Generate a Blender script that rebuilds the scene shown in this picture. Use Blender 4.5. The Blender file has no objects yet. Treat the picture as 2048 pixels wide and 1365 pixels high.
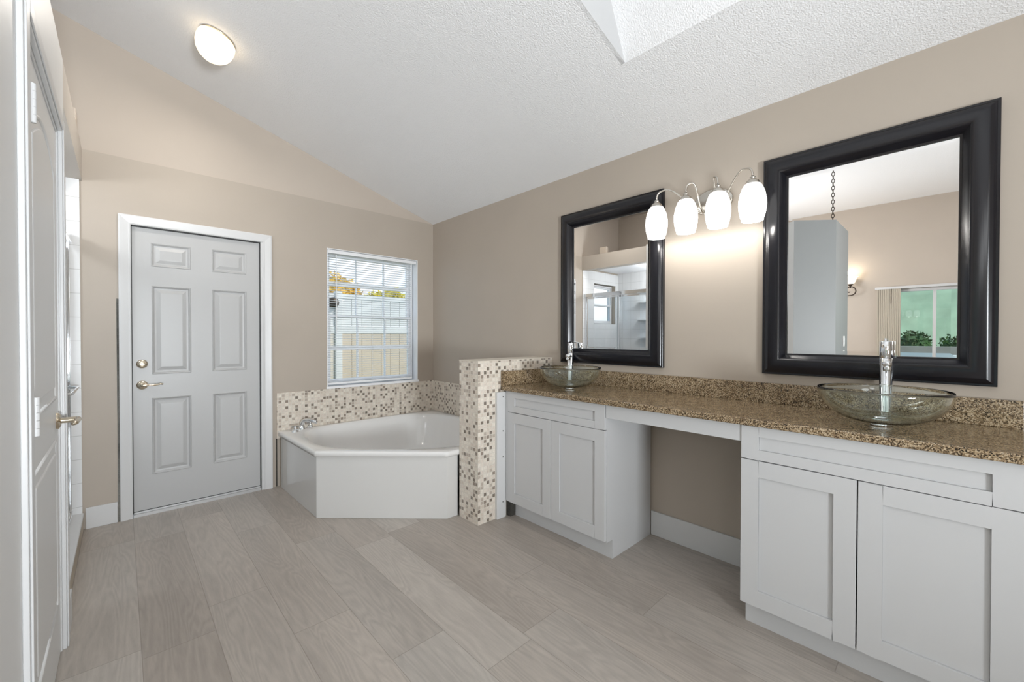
import bpy, bmesh, math, random
from mathutils import Vector, Matrix

S = bpy.context.scene
C = S.collection
PI = math.pi

# ------------------------------------------------------------------ camera, world, lights, exposure
F_PX, YAW, PITCH, ROLL = 829.1, math.radians(43.29), math.radians(0.633), math.radians(0.08)
fw = Vector((math.sin(YAW)*math.cos(PITCH), math.cos(YAW)*math.cos(PITCH), -math.sin(PITCH)))
rt = Vector((math.cos(YAW), -math.sin(YAW), 0.0))
up = rt.cross(fw)
rt, up = (math.cos(ROLL)*rt + math.sin(ROLL)*up, -math.sin(ROLL)*rt + math.cos(ROLL)*up)
cam = bpy.data.cameras.new('camera')
cam.sensor_fit = 'HORIZONTAL'; cam.sensor_width = 36.0; cam.lens = 36.0*F_PX/2048.0
cam.clip_start = 0.02; cam.clip_end = 200
camo = bpy.data.objects.new('camera', cam); C.objects.link(camo)
camo.matrix_world = Matrix(((rt.x, up.x, -fw.x, 0.0), (rt.y, up.y, -fw.y, 0.0), (rt.z, up.z, -fw.z, 1.25), (0, 0, 0, 1)))
S.camera = camo

S.view_settings.view_transform = 'Standard'
S.view_settings.look = 'None'
S.view_settings.gamma = 1.0
S.view_settings.use_curve_mapping = False
S.view_settings.exposure = 0.32

W = bpy.data.worlds.new('sky'); S.world = W; W.use_nodes = True
nt = W.node_tree; nt.nodes.clear()
wo = nt.nodes.new('ShaderNodeOutputWorld'); wb = nt.nodes.new('ShaderNodeBackground')
tc = nt.nodes.new('ShaderNodeTexCoord'); no = nt.nodes.new('ShaderNodeTexNoise')
no.inputs['Scale'].default_value = 3.2; no.inputs['Detail'].default_value = 6
rp = nt.nodes.new('ShaderNodeValToRGB')
rp.color_ramp.elements[0].position = 0.42; rp.color_ramp.elements[0].color = (0.17, 0.43, 0.72, 1)
rp.color_ramp.elements[1].position = 0.68; rp.color_ramp.elements[1].color = (0.92, 0.95, 1.0, 1)
nt.links.new(tc.outputs['Generated'], no.inputs['Vector'])
nt.links.new(no.outputs['Fac'], rp.inputs['Fac'])
nt.links.new(rp.outputs['Color'], wb.inputs['Color'])
wb.inputs['Strength'].default_value = 1.25
nt.links.new(wb.outputs['Background'], wo.inputs['Surface'])

def lamp(name, kind, loc, energy, color=(1, 1, 1), size=0.1, rot=None, size_y=None):
    l = bpy.data.lights.new(name, kind); l.energy = energy; l.color = color
    if kind == 'AREA':
        l.size = size
        if size_y: l.shape = 'RECTANGLE'; l.size_y = size_y
    elif kind == 'SUN': l.angle = size
    else: l.shadow_soft_size = size
    o = bpy.data.objects.new(name, l); C.objects.link(o); o.location = loc
    if rot: o.rotation_euler = rot
    return o

lamp('sun', 'SUN', (0, 0, 20), 2.2, (1.0, 0.93, 0.80), math.radians(1.0), (math.radians(50), 0, math.radians(35)))
# invented fill lights, kept out of view, to brighten the rooms
def aim(p, q): return (Vector(q)-Vector(p)).to_track_quat('-Z', 'Y').to_euler()
BF = (0.2, -2.35, 0.9)
lamp('bounce_fill_light', 'AREA', BF, 56, (0.90, 0.955, 1.0), 0.6, aim(BF, (0.6, 2.8, 3.0))).data.spread = math.radians(110)  # unseen area light added to bounce off the ceiling
lamp('bedroom_fill_light', 'POINT', (-0.5, -1.7, 2.3), 30, (0.92, 0.965, 1.0), 0.45)  # this and the next two: added bedroom fill, no fixture modelled
lamp('bedroom_fill_light', 'POINT', (-2.6, -1.7, 2.2), 38, (0.92, 0.965, 1.0), 0.45)
lamp('bedroom_fill_light', 'POINT', (-2.7, 2.15, 1.8), 75, (0.94, 0.97, 1.0), 0.30)
lamp('shower_fill_light', 'POINT', (-0.75, 2.80, 2.10), 9, (0.95, 0.98, 1.0), 0.08)  # added fill inside the shower, no fixture there

# ------------------------------------------------------------------ materials
MATS = {}
def new_mat(name):
    m = bpy.data.materials.new(name); m.use_nodes = True
    return m, m.node_tree, m.node_tree.nodes['Principled BSDF']
def setp(b, **k):
    for a, v in k.items():
        n = {'col': 'Base Color', 'rough': 'Roughness', 'metal': 'Metallic', 'spec': 'Specular IOR Level', 'trans': 'Transmission Weight', 'ior': 'IOR', 'ecol': 'Emission Color', 'estr': 'Emission Strength', 'coat': 'Coat Weight'}[a]
        b.inputs[n].default_value = (*v, 1) if isinstance(v, tuple) and len(v) == 3 else v
def N(t, kind, **k):
    n = t.nodes.new(kind)
    for a, v in k.items():
        if a in n.inputs: n.inputs[a].default_value = v
        else: setattr(n, a, v)
    return n
def bump(t, b, scale, strength, dist=0.002, detail=3, src=None):
    tcn = N(t, 'ShaderNodeTexCoord')
    no = N(t, 'ShaderNodeTexNoise', Scale=scale, Detail=detail)
    t.links.new(tcn.outputs['Object'], no.inputs['Vector'])
    bp = N(t, 'ShaderNodeBump', Strength=strength, Distance=dist)
    t.links.new(no.outputs['Fac'], bp.inputs['Height'])
    t.links.new(bp.outputs['Normal'], b.inputs['Normal'])
    return no
def plain(name, col, rough=0.5, metal=0.0, bs=None, bstr=0.2, bd=0.002, vary=0.0, **k):
    m, t, b = new_mat(name); setp(b, col=col, rough=rough, metal=metal, **k)
    if bs: bump(t, b, bs, bstr, bd)
    if vary:
        tcn = N(t, 'ShaderNodeTexCoord'); no = N(t, 'ShaderNodeTexNoise', Scale=2.5, Detail=4.0)
        t.links.new(tcn.outputs['Object'], no.inputs['Vector'])
        r = N(t, 'ShaderNodeValToRGB'); e = r.color_ramp.elements
        e[0].position = 0.3; e[1].position = 0.7
        e[0].color = (*[c*(1-vary) for c in col], 1); e[1].color = (*[min(1, c*(1+vary)) for c in col], 1)
        t.links.new(no.outputs['Fac'], r.inputs['Fac']); t.links.new(r.outputs['Color'], b.inputs['Base Color'])
    MATS[name] = m; return m

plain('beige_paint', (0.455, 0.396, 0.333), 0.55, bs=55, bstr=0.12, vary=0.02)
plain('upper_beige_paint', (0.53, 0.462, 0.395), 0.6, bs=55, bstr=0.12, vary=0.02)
plain('shaded_grey_paint', (0.21, 0.215, 0.21), 0.5, bs=55, bstr=0.1)  # left wall's pale paint with the angled end's shade darkened into it
plain('grey_white_paint', (0.74, 0.74, 0.735), 0.45, bs=55, bstr=0.1, vary=0.01)
plain('popcorn_ceiling', (0.88, 0.88, 0.885), 0.9, bs=150, bstr=0.65, bd=0.007)
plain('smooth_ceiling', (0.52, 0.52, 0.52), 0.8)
plain('white_trim', (0.66, 0.66, 0.66), 0.35)
plain('white_cabinet', (0.56, 0.562, 0.566), 0.32)
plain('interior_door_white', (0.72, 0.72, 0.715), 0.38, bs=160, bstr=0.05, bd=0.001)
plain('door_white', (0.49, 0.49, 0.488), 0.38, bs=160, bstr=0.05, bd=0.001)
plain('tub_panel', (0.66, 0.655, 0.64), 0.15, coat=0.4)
plain('window_white', (0.90, 0.91, 0.93), 0.4)
plain('header_paint', (0.54, 0.495, 0.445), 0.5, bs=55, bstr=0.1)
plain('tub_white', (0.80, 0.795, 0.785), 0.12, coat=0.4)
plain('chrome', (0.80, 0.82, 0.84), 0.07, 1.0)
plain('brushed_nickel', (0.62, 0.59, 0.54), 0.24, 1.0)
plain('warm_nickel', (0.66, 0.58, 0.46), 0.22, 1.0)
plain('black_frame', (0.006, 0.006, 0.009), 0.24, spec=0.5)
plain('mirror_silver', (0.90, 0.905, 0.905), 0.0, 1.0)
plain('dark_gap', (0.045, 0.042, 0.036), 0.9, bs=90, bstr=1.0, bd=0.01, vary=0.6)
plain('black_rubber', (0.02, 0.02, 0.02), 0.5)
plain('aluminium', (0.52, 0.52, 0.52), 0.5, 1.0)
plain('blind_white', (0.86, 0.87, 0.88), 0.5)
plain('stone_edge', (0.50, 0.43, 0.34), 0.5, bs=60, bstr=0.2, vary=0.12)
plain('dark_iron', (0.05, 0.035, 0.025), 0.45, 0.6)
plain('sand_vinyl', (0.60, 0.49, 0.38), 0.6, vary=0.05)
plain('cream_vinyl', (0.68, 0.60, 0.51), 0.6, vary=0.03)
plain('white_vinyl', (0.72, 0.70, 0.68), 0.55)
plain('tan_blind', (0.47, 0.42, 0.34), 0.7)
plain('bark', (0.12, 0.08, 0.05), 0.9, bs=30, bstr=0.6)
plain('stucco_green', (0.50, 0.64, 0.45), 0.8, bs=60, bstr=0.3, vary=0.18)
plain('planter_grey', (0.30, 0.29, 0.27), 0.85, bs=40, bstr=0.4, vary=0.1)
plain('patio_white', (0.80, 0.84, 0.86), 0.7)
plain('lawn', (0.16, 0.22, 0.07), 0.9, bs=60, bstr=0.5, vary=0.3)
plain('leaf_dark', (0.045, 0.10, 0.03), 0.6, vary=0.5)
plain('leaf_yellow', (0.62, 0.50, 0.05), 0.6, vary=0.35)
plain('leaf_orange', (0.70, 0.42, 0.06), 0.6, vary=0.35)
plain('light_plate', (0.82, 0.81, 0.78), 0.35)
plain('torn_plaster', (0.17, 0.165, 0.15), 0.9, bs=120, bstr=1.0, bd=0.01, vary=0.75)
plain('mosaic_cap', (0.72, 0.66, 0.57), 0.4, vary=0.06)
plain('bedroom_carpet', (0.50, 0.45, 0.39), 0.95, bs=150, bstr=0.4)

def emit(name, col, strength, base=(0.85, 0.85, 0.84)):
    m, t, b = new_mat(name); setp(b, col=base, rough=0.3, ecol=col, estr=strength); MATS[name] = m
emit('lit_shade', (1.0, 0.985, 0.955), 1.7, (0.32, 0.32, 0.32))
emit('lit_dome', (1.0, 0.78, 0.50), 1.6, (0.3, 0.3, 0.3))
emit('lit_bulb', (1.0, 0.97, 0.92), 3.0)
emit('sconce_shade', (1.0, 0.88, 0.68), 0.75)

def pane(name, tint, gloss):
    m, t, b = new_mat(name); t.nodes.remove(b)
    out = t.nodes['Material Output']
    tr = N(t, 'ShaderNodeBsdfTransparent'); tr.inputs['Color'].default_value = (*tint, 1)
    gl = N(t, 'ShaderNodeBsdfGlossy', Roughness=0.01)
    lw = N(t, 'ShaderNodeLayerWeight', Blend=0.5); mx = N(t, 'ShaderNodeMixShader')
    pw = N(t, 'ShaderNodeMath', operation='POWER'); t.links.new(lw.outputs['Facing'], pw.inputs[0]); pw.inputs[1].default_value = 5.0
    ma = N(t, 'ShaderNodeMath', operation='MULTIPLY_ADD'); t.links.new(pw.outputs[0], ma.inputs[0]); ma.inputs[1].default_value = 0.9; ma.inputs[2].default_value = gloss
    t.links.new(ma.outputs[0], mx.inputs['Fac']); t.links.new(tr.outputs['BSDF'], mx.inputs[1]); t.links.new(gl.outputs['BSDF'], mx.inputs[2])
    t.links.new(mx.outputs['Shader'], out.inputs['Surface']); MATS[name] = m
pane('window_glass', (0.99, 0.99, 0.99), 0.02)
pane('shower_glass', (0.93, 0.95, 0.96), 0.035)
pane('slider_glass', (0.96, 0.99, 0.975), 0.03)

m, t, b = new_mat('sink_glass'); setp(b, col=(0.925, 0.985, 0.958), rough=0.015, trans=1.0, ior=1.46); MATS['sink_glass'] = m

def math_node(t, op, a, b=None, c=None):
    n = N(t, 'ShaderNodeMath', operation=op)
    for i, v in enumerate((a, b, c)):
        if v is None: continue
        if isinstance(v, (int, float)): n.inputs[i].default_value = v
        else: t.links.new(v, n.inputs[i])
    return n.outputs[0]

def mosaic(name, cell=0.0255):
    m, t, b = new_mat(name); setp(b, rough=0.28)
    tcn = N(t, 'ShaderNodeTexCoord'); sp = N(t, 'ShaderNodeSeparateXYZ')
    t.links.new(tcn.outputs['Object'], sp.inputs[0])
    u0 = math_node(t, 'SUBTRACT', sp.outputs[0], sp.outputs[1])
    u = math_node(t, 'MULTIPLY', u0, 1/cell); v = math_node(t, 'MULTIPLY', sp.outputs[2], 1/cell)
    fu = math_node(t, 'FLOOR', u); fv = math_node(t, 'FLOOR', v)
    cb = N(t, 'ShaderNodeCombineXYZ'); t.links.new(fu, cb.inputs[0]); t.links.new(fv, cb.inputs[1])
    wn = N(t, 'ShaderNodeTexWhiteNoise', noise_dimensions='2D'); t.links.new(cb.outputs[0], wn.inputs['Vector'])
    par = math_node(t, 'FLOORED_MODULO', math_node(t, 'ADD', fu, fv), 2.0)
    wv = math_node(t, 'MULTIPLY', wn.outputs['Value'], math_node(t, 'MULTIPLY_ADD', par, -0.36, 1.0))
    r = N(t, 'ShaderNodeValToRGB'); cr = r.color_ramp; cr.interpolation = 'CONSTANT'
    stops = [(0.0, (0.74, 0.67, 0.58)), (0.15, (0.66, 0.58, 0.49)), (0.28, (0.78, 0.72, 0.63)), (0.42, (0.70, 0.62, 0.54)), (0.56, (0.50, 0.43, 0.36)), (0.63, (0.30, 0.245, 0.20)), (0.84, (0.21, 0.175, 0.14))]
    while len(cr.elements) < len(stops): cr.elements.new(0.5)
    for e, (p, c) in zip(cr.elements, stops): e.position = p; e.color = (*c, 1)
    t.links.new(wv, r.inputs['Fac'])
    # marbling inside each tile
    no = N(t, 'ShaderNodeTexNoise', Scale=90.0, Detail=3.0); t.links.new(tcn.outputs['Object'], no.inputs['Vector'])
    nv = math_node(t, 'MULTIPLY_ADD', no.outputs['Fac'], 0.6, 0.70)
    mul = N(t, 'ShaderNodeMix', data_type='RGBA', blend_type='MULTIPLY'); mul.inputs[0].default_value = 1.0
    t.links.new(r.outputs['Color'], mul.inputs[6])
    cc = N(t, 'ShaderNodeCombineColor'); [t.links.new(nv, cc.inputs[i]) for i in range(3)]
    t.links.new(cc.outputs[0], mul.inputs[7])
    # grout
    gu = math_node(t, 'FRACT', u); gv = math_node(t, 'FRACT', v)
    eu = math_node(t, 'MINIMUM', gu, math_node(t, 'SUBTRACT', 1.0, gu)); ev = math_node(t, 'MINIMUM', gv, math_node(t, 'SUBTRACT', 1.0, gv))
    gm = math_node(t, 'LESS_THAN', math_node(t, 'MINIMUM', eu, ev), 0.085)
    mx = N(t, 'ShaderNodeMix', data_type='RGBA'); t.links.new(gm, mx.inputs[0])
    t.links.new(mul.outputs[2], mx.inputs[6]); mx.inputs[7].default_value = (0.70, 0.65, 0.57, 1)
    t.links.new(mx.outputs[2], b.inputs['Base Color'])
    bp = N(t, 'ShaderNodeBump', Strength=0.35, Distance=0.002); t.links.new(math_node(t, 'SUBTRACT', 1.0, gm), bp.inputs['Height']); t.links.new(bp.outputs['Normal'], b.inputs['Normal'])
    MATS[name] = m
mosaic('mosaic_tile')

def square_tile(name, cell, col, grout):
    m, t, b = new_mat(name); setp(b, rough=0.16)
    tcn = N(t, 'ShaderNodeTexCoord'); sp = N(t, 'ShaderNodeSeparateXYZ'); t.links.new(tcn.outputs['Object'], sp.inputs[0])
    u = math_node(t, 'FRACT', math_node(t, 'MULTIPLY', math_node(t, 'ADD', sp.outputs[0], sp.outputs[1]), 1/cell))
    v = math_node(t, 'FRACT', math_node(t, 'MULTIPLY', sp.outputs[2], 1/cell))
    g = math_node(t, 'LESS_THAN', math_node(t, 'MINIMUM', u, v), 0.025)
    mx = N(t, 'ShaderNodeMix', data_type='RGBA'); t.links.new(g, mx.inputs[0]); mx.inputs[6].default_value = (*col, 1); mx.inputs[7].default_value = (*grout, 1)
    t.links.new(mx.outputs[2], b.inputs['Base Color']); MATS[name] = m
square_tile('shower_tile', 0.152, (0.82, 0.82, 0.82), (0.62, 0.62, 0.61))

def granite(name):
    m, t, b = new_mat(name); setp(b, rough=0.13)
    tcn = N(t, 'ShaderNodeTexCoord')
    vo = N(t, 'ShaderNodeTexVoronoi', Scale=290.0); t.links.new(tcn.outputs['Object'], vo.inputs['Vector'])
    sp = N(t, 'ShaderNodeSeparateColor'); t.links.new(vo.outputs['Color'], sp.inputs[0])
    no = N(t, 'ShaderNodeTexNoise', Scale=26.0, Detail=5.0); t.links.new(tcn.outputs['Object'], no.inputs['Vector'])
    f = math_node(t, 'ADD', math_node(t, 'MULTIPLY', sp.outputs[0], 0.75), math_node(t, 'MULTIPLY', no.outputs['Fac'], 0.5))
    r = N(t, 'ShaderNodeValToRGB'); cr = r.color_ramp
    stops = [(0.20, (0.012, 0.009, 0.006)), (0.40, (0.085, 0.056, 0.030)), (0.60, (0.22, 0.150, 0.083)), (0.80, (0.36, 0.265, 0.16)), (1.0, (0.52, 0.42, 0.29))]
    while len(cr.elements) < len(stops): cr.elements.new(0.5)
    for e, (p, c) in zip(cr.elements, stops): e.position = p; e.color = (*c, 1)
    t.links.new(f, r.inputs['Fac']); t.links.new(r.outputs['Color'], b.inputs['Base Color']); MATS[name] = m
granite('granite')

def planks(name, w=0.2345, x0=0.05, L=1.22):
    m, t, b = new_mat(name); setp(b, rough=0.42, spec=0.4)
    tcn = N(t, 'ShaderNodeTexCoord'); sp = N(t, 'ShaderNodeSeparateXYZ'); t.links.new(tcn.outputs['Object'], sp.inputs[0])
    xs = math_node(t, 'MULTIPLY', math_node(t, 'SUBTRACT', sp.outputs[0], x0), 1/w)
    ix = math_node(t, 'FLOOR', xs); fx = math_node(t, 'FRACT', xs)
    wr = N(t, 'ShaderNodeTexWhiteNoise', noise_dimensions='1D'); t.links.new(ix, wr.inputs['W'])
    ys = math_node(t, 'ADD', math_node(t, 'MULTIPLY', sp.outputs[1], 1/L), math_node(t, 'MULTIPLY', wr.outputs['Value'], 7.3))
    iy = math_node(t, 'FLOOR', ys); fy = math_node(t, 'FRACT', ys)
    cb = N(t, 'ShaderNodeCombineXYZ'); t.links.new(ix, cb.inputs[0]); t.links.new(iy, cb.inputs[1])
    wn = N(t, 'ShaderNodeTexWhiteNoise', noise_dimensions='2D'); t.links.new(cb.outputs[0], wn.inputs['Vector'])
    # plank tone
    r = N(t, 'ShaderNodeValToRGB'); cr = r.color_ramp
    stops = [(0.0, (0.425, 0.377, 0.332)), (0.35, (0.445, 0.398, 0.353)), (0.7, (0.47, 0.427, 0.383)), (1.0, (0.515, 0.478, 0.436))]
    while len(cr.elements) < len(stops): cr.elements.new(0.5)
    for e, (p, c) in zip(cr.elements, stops): e.position = p; e.color = (*c, 1)
    t.links.new(wn.outputs['Value'], r.inputs['Fac'])
    # grain coordinates: shifted for every plank
    sh = math_node(t, 'MULTIPLY', wn.outputs['Value'], 37.0)
    gx = math_node(t, 'MULTIPLY', sp.outputs[0], 1.0)
    gc = N(t, 'ShaderNodeCombineXYZ'); t.links.new(math_node(t, 'ADD', gx, sh), gc.inputs[0]); t.links.new(math_node(t, 'MULTIPLY', sp.outputs[1], 0.12), gc.inputs[1]); t.links.new(sh, gc.inputs[2])
    big = N(t, 'ShaderNodeTexNoise', Scale=7.5, Detail=2.0, Distortion=0.5); t.links.new(gc.outputs[0], big.inputs['Vector'])
    ring = math_node(t, 'FRACT', math_node(t, 'MULTIPLY', big.outputs['Fac'], 16.0))
    tri = math_node(t, 'ABSOLUTE', math_node(t, 'SUBTRACT', ring, 0.5))
    fine = N(t, 'ShaderNodeTexNoise', Scale=95.0, Detail=4.0, Roughness=0.65); t.links.new(gc.outputs[0], fine.inputs['Vector'])
    patch = N(t, 'ShaderNodeTexNoise', Scale=3.0, Detail=2.0); t.links.new(gc.outputs[0], patch.inputs['Vector'])
    g1 = math_node(t, 'MULTIPLY_ADD', tri, 0.26, 0.88)
    g2 = math_node(t, 'MULTIPLY_ADD', fine.outputs['Fac'], 0.34, 0.83)
    g3 = math_node(t, 'MULTIPLY_ADD', patch.outputs['Fac'], 0.50, 0.75)
    g = math_node(t, 'MULTIPLY', math_node(t, 'MULTIPLY', g1, g2), g3)
    mul = N(t, 'ShaderNodeMix', data_type='RGBA', blend_type='MULTIPLY'); mul.inputs[0].default_value = 1.0
    cc = N(t, 'ShaderNodeCombineColor'); [t.links.new(g, cc.inputs[i]) for i in range(3)]
    t.links.new(r.outputs['Color'], mul.inputs[6]); t.links.new(cc.outputs[0], mul.inputs[7])
    # seams
    ex = math_node(t, 'MINIMUM', fx, math_node(t, 'SUBTRACT', 1.0, fx)); ey = math_node(t, 'MINIMUM', fy, math_node(t, 'SUBTRACT', 1.0, fy))
    sm = math_node(t, 'MAXIMUM', math_node(t, 'LESS_THAN', ex, 0.006), math_node(t, 'LESS_THAN', ey, 0.0012))
    mx = N(t, 'ShaderNodeMix', data_type='RGBA'); t.links.new(math_node(t, 'MULTIPLY', sm, 0.55), mx.inputs[0]); t.links.new(mul.outputs[2], mx.inputs[6]); mx.inputs[7].default_value = (0.22, 0.19, 0.16, 1)
    t.links.new(mx.outputs[2], b.inputs['Base Color'])
    bp = N(t, 'ShaderNodeBump', Strength=0.12, Distance=0.001); t.links.new(fine.outputs['Fac'], bp.inputs['Height']); t.links.new(bp.outputs['Normal'], b.inputs['Normal'])
    MATS[name] = m
planks('oak_planks')

# ------------------------------------------------------------------ mesh helpers
def link(name, me, parent=None):
    o = bpy.data.objects.new(name, me); C.objects.link(o)
    if parent: o.parent = parent
    return o
class MB:
    def __init__(s): s.v = []; s.f = []; s.sm = []
    def add(s, vs, fs, smooth=False):
        n = len(s.v); s.v += [tuple(v) for v in vs]; s.f += [tuple(i+n for i in f) for f in fs]; s.sm += [smooth]*len(fs); return s
    def box(s, x0, x1, y0, y1, z0, z1):
        vs = [(x, y, z) for x in (x0, x1) for y in (y0, y1) for z in (z0, z1)]
        return s.add(vs, [(0, 1, 3, 2), (4, 6, 7, 5), (0, 4, 5, 1), (2, 3, 7, 6), (0, 2, 6, 4), (1, 5, 7, 3)])
    def poly(s, vs): return s.add(vs, [tuple(range(len(vs)))])
    def prism(s, pts, axis, a, b):
        def P(p, w):
            return {'x': (w, p[0], p[1]), 'y': (p[0], w, p[1]), 'z': (p[0], p[1], w)}[axis]
        n = len(pts); vs = [P(p, a) for p in pts]+[P(p, b) for p in pts]
        fs = [tuple(range(n))[::-1], tuple(range(n, 2*n))]+[(i, (i+1) % n, n+(i+1) % n, n+i) for i in range(n)]
        return s.add(vs, fs)
    def lathe(s, prof, seg=32, center=(0, 0, 0), axis=(0, 0, 1), close=False, smooth=True):
        ax = Vector(axis).normalized(); q = Vector((0, 0, 1)).rotation_difference(ax); c = Vector(center)
        n = len(prof); vs = []
        for i in range(seg):
            a = 2*PI*i/seg
            for r, z in prof: vs.append(c+q @ Vector((r*math.cos(a), r*math.sin(a), z)))
        fs = []
        m = n if close else n-1
        for i in range(seg):
            j = (i+1) % seg
            for k in range(m):
                l = (k+1) % n
                fs.append((i*n+k, j*n+k, j*n+l, i*n+l))
        return s.add(vs, fs, smooth)
    def cyl(s, p, q, r, seg=20, r2=None, smooth=True):
        p = Vector(p); q = Vector(q); L = (q-p).length; r2 = r if r2 is None else r2
        return s.lathe([(0.0001, 0), (r, 0), (r, 0.0003), (r2, L-0.0003), (r2, L), (0.0001, L)], seg, p, q-p, smooth=smooth)
    def tube(s, pts, r, seg=12):
        pts = [Vector(p) for p in pts]; n = len(pts); rr = r if isinstance(r, (list, tuple)) else [r]*n
        d = (pts[1]-pts[0]).normalized(); ref = Vector((0, 0, 1)) if abs(d.z) < 0.9 else Vector((1, 0, 0))
        u = d.cross(ref).normalized(); vs = []
        for i in range(n):
            d = (pts[min(i+1, n-1)]-pts[max(i-1, 0)]).normalized()
            u = (u-d*u.dot(d)).normalized(); w = d.cross(u)
            for k in range(seg):
                a = 2*PI*k/seg; vs.append(pts[i]+rr[i]*(math.cos(a)*u+math.sin(a)*w))
        fs = [(i*seg+k, i*seg+(k+1) % seg, (i+1)*seg+(k+1) % seg, (i+1)*seg+k) for i in range(n-1) for k in range(seg)]
        fs += [tuple(range(seg))[::-1], tuple((n-1)*seg+k for k in range(seg))]
        return s.add(vs, fs, True)
    def build(s, name, mat, parent=None, bevel=0, seg=2):
        me = bpy.data.meshes.new(name); me.from_pydata(s.v, [], s.f)
        for p, q in zip(me.polygons, s.sm): p.use_smooth = q
        bm = bmesh.new(); bm.from_mesh(me); bmesh.ops.remove_doubles(bm, verts=bm.verts, dist=1e-6)
        bmesh.ops.recalc_face_normals(bm, faces=bm.faces); bm.to_mesh(me); bm.free()
        me.materials.append(MATS[mat]); o = link(name, me, parent)
        if bevel:
            md = o.modifiers.new('bevel', 'BEVEL'); md.width = bevel; md.segments = seg; md.limit_method = 'ANGLE'; md.angle_limit = math.radians(40)
        return o
def bez(p0, p1, p2, p3, n=10):
    p0, p1, p2, p3 = map(Vector, (p0, p1, p2, p3))
    return [(1-t)**3*p0+3*(1-t)**2*t*p1+3*(1-t)*t*t*p2+t**3*p3 for t in [i/n for i in range(n+1)]]
def tag(o, label, cat, group=None):
    o['label'] = label; o['category'] = cat
    if group: o['group'] = group
    return o
def struct(o, label=None, cat=None):
    o['kind'] = 'structure'
    if label: o['label'] = label; o['category'] = cat
    return o
def thing(name, label, cat, loc=(0, 0, 0), group=None):
    o = bpy.data.objects.new(name, None); C.objects.link(o); o.location = loc; o.empty_display_size = 0.05
    return tag(o, label, cat, group)
def rebase(root):
    """children are meshed in world space: shift them so that the empty sits at the thing's base"""
    off = root.location.copy()
    for ch in root.children:
        ch.data.transform(Matrix.Translation(-off)) if ch.data.users == 1 else None
        for g in ch.children: g.data.transform(Matrix.Translation(-off)) if g.data.users == 1 else None
def holed(axis, w0, w1, a0, a1, z0, z1, holes):
    """wall slab normal to axis, spanning a0..a1 along the wall, with rectangular holes (a0,a1,z0,z1)"""
    A = sorted({a0, a1, *[h[0] for h in holes], *[h[1] for h in holes]}); Z = sorted({z0, z1, *[h[2] for h in holes], *[h[3] for h in holes]})
    mb = MB()
    for i in range(len(A)-1):
        run = None
        for j in range(len(Z)-1):
            ca, cz = (A[i]+A[i+1])/2, (Z[j]+Z[j+1])/2
            solid = not any(h[0] < ca < h[1] and h[2] < cz < h[3] for h in holes)
            if solid: run = (run[0], Z[j+1]) if run else (Z[j], Z[j+1])
            if run and (not solid or j == len(Z)-2):
                if axis == 'x': mb.box(w0, w1, A[i], A[i+1], *run)
                else: mb.box(A[i], A[i+1], w0, w1, *run)
                run = None
    return mb

XR, YB, ZC, XL = 2.4426, 3.8325, 2.449, -0.178
SLOPE = 0.302
def zceil(x): return ZC+SLOPE*(XR-x)

# ------------------------------------------------------------------ setting: floor, walls, ceiling
struct(MB().box(-4.62, 2.56, -2.7, 3.98, -0.10, 0.0).build('floor', 'oak_planks'), 'grey-beige wood plank floor running towards the white door', 'floor')

DOOR = (0.035, 0.835, 0.0, 2.02)
WIN1 = (1.338, 2.256, 0.781, 2.040)
WIN2 = (-1.075, -0.47, 1.45, 2.08)
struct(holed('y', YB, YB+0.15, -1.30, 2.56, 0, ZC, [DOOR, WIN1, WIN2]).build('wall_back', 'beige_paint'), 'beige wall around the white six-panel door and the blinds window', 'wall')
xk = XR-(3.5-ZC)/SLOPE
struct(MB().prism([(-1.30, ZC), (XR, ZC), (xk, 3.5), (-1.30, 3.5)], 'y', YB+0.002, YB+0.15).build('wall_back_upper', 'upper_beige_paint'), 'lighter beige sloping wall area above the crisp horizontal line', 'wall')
struct(MB().box(XR, 2.56, -2.7, YB, 0, ZC).build('wall_right', 'beige_paint'), 'long beige wall carrying the two black mirrors', 'wall')

# vaulted ceiling: bathroom slope, then the steeper bedroom vault on the near side
YG = 1.14
cl = MB()
cl.poly([(2.56, YG, zceil(2.56)), (2.56, 3.98, zceil(2.56)), (xk, 3.98, 3.5), (xk, YG, 3.5)])
cl.poly([(xk, YG, 3.5), (xk, 3.98, 3.5), (-4.62, 3.98, 3.5), (-4.62, YG, 3.5)])
xa, xb = 1.852, 1.396
cl.poly([(2.56, -2.7, zceil(2.56)), (2.56, YG, zceil(2.56)), (xa, YG, zceil(xa)), (xa, -2.7, zceil(xa))])
cl.poly([(xa, -2.7, zceil(xa)), (xa, YG, zceil(xa)), (xb, YG, 3.5), (xb, -2.7, 3.5)])
cl.poly([(xb, -2.7, 3.5), (xb, YG, 3.5), (-4.62, YG, 3.5), (-4.62, -2.7, 3.5)])
struct(cl.build('ceiling', 'popcorn_ceiling'), 'white popcorn-textured vaulted ceiling', 'ceiling')
struct(MB().prism([(xa, zceil(xa)), (xb, 3.5), (xk, 3.5)], 'y', YG, YG+0.02).build('wall_gable', 'smooth_ceiling'), 'smooth white wedge where the two ceiling slopes part', 'wall')

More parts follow.
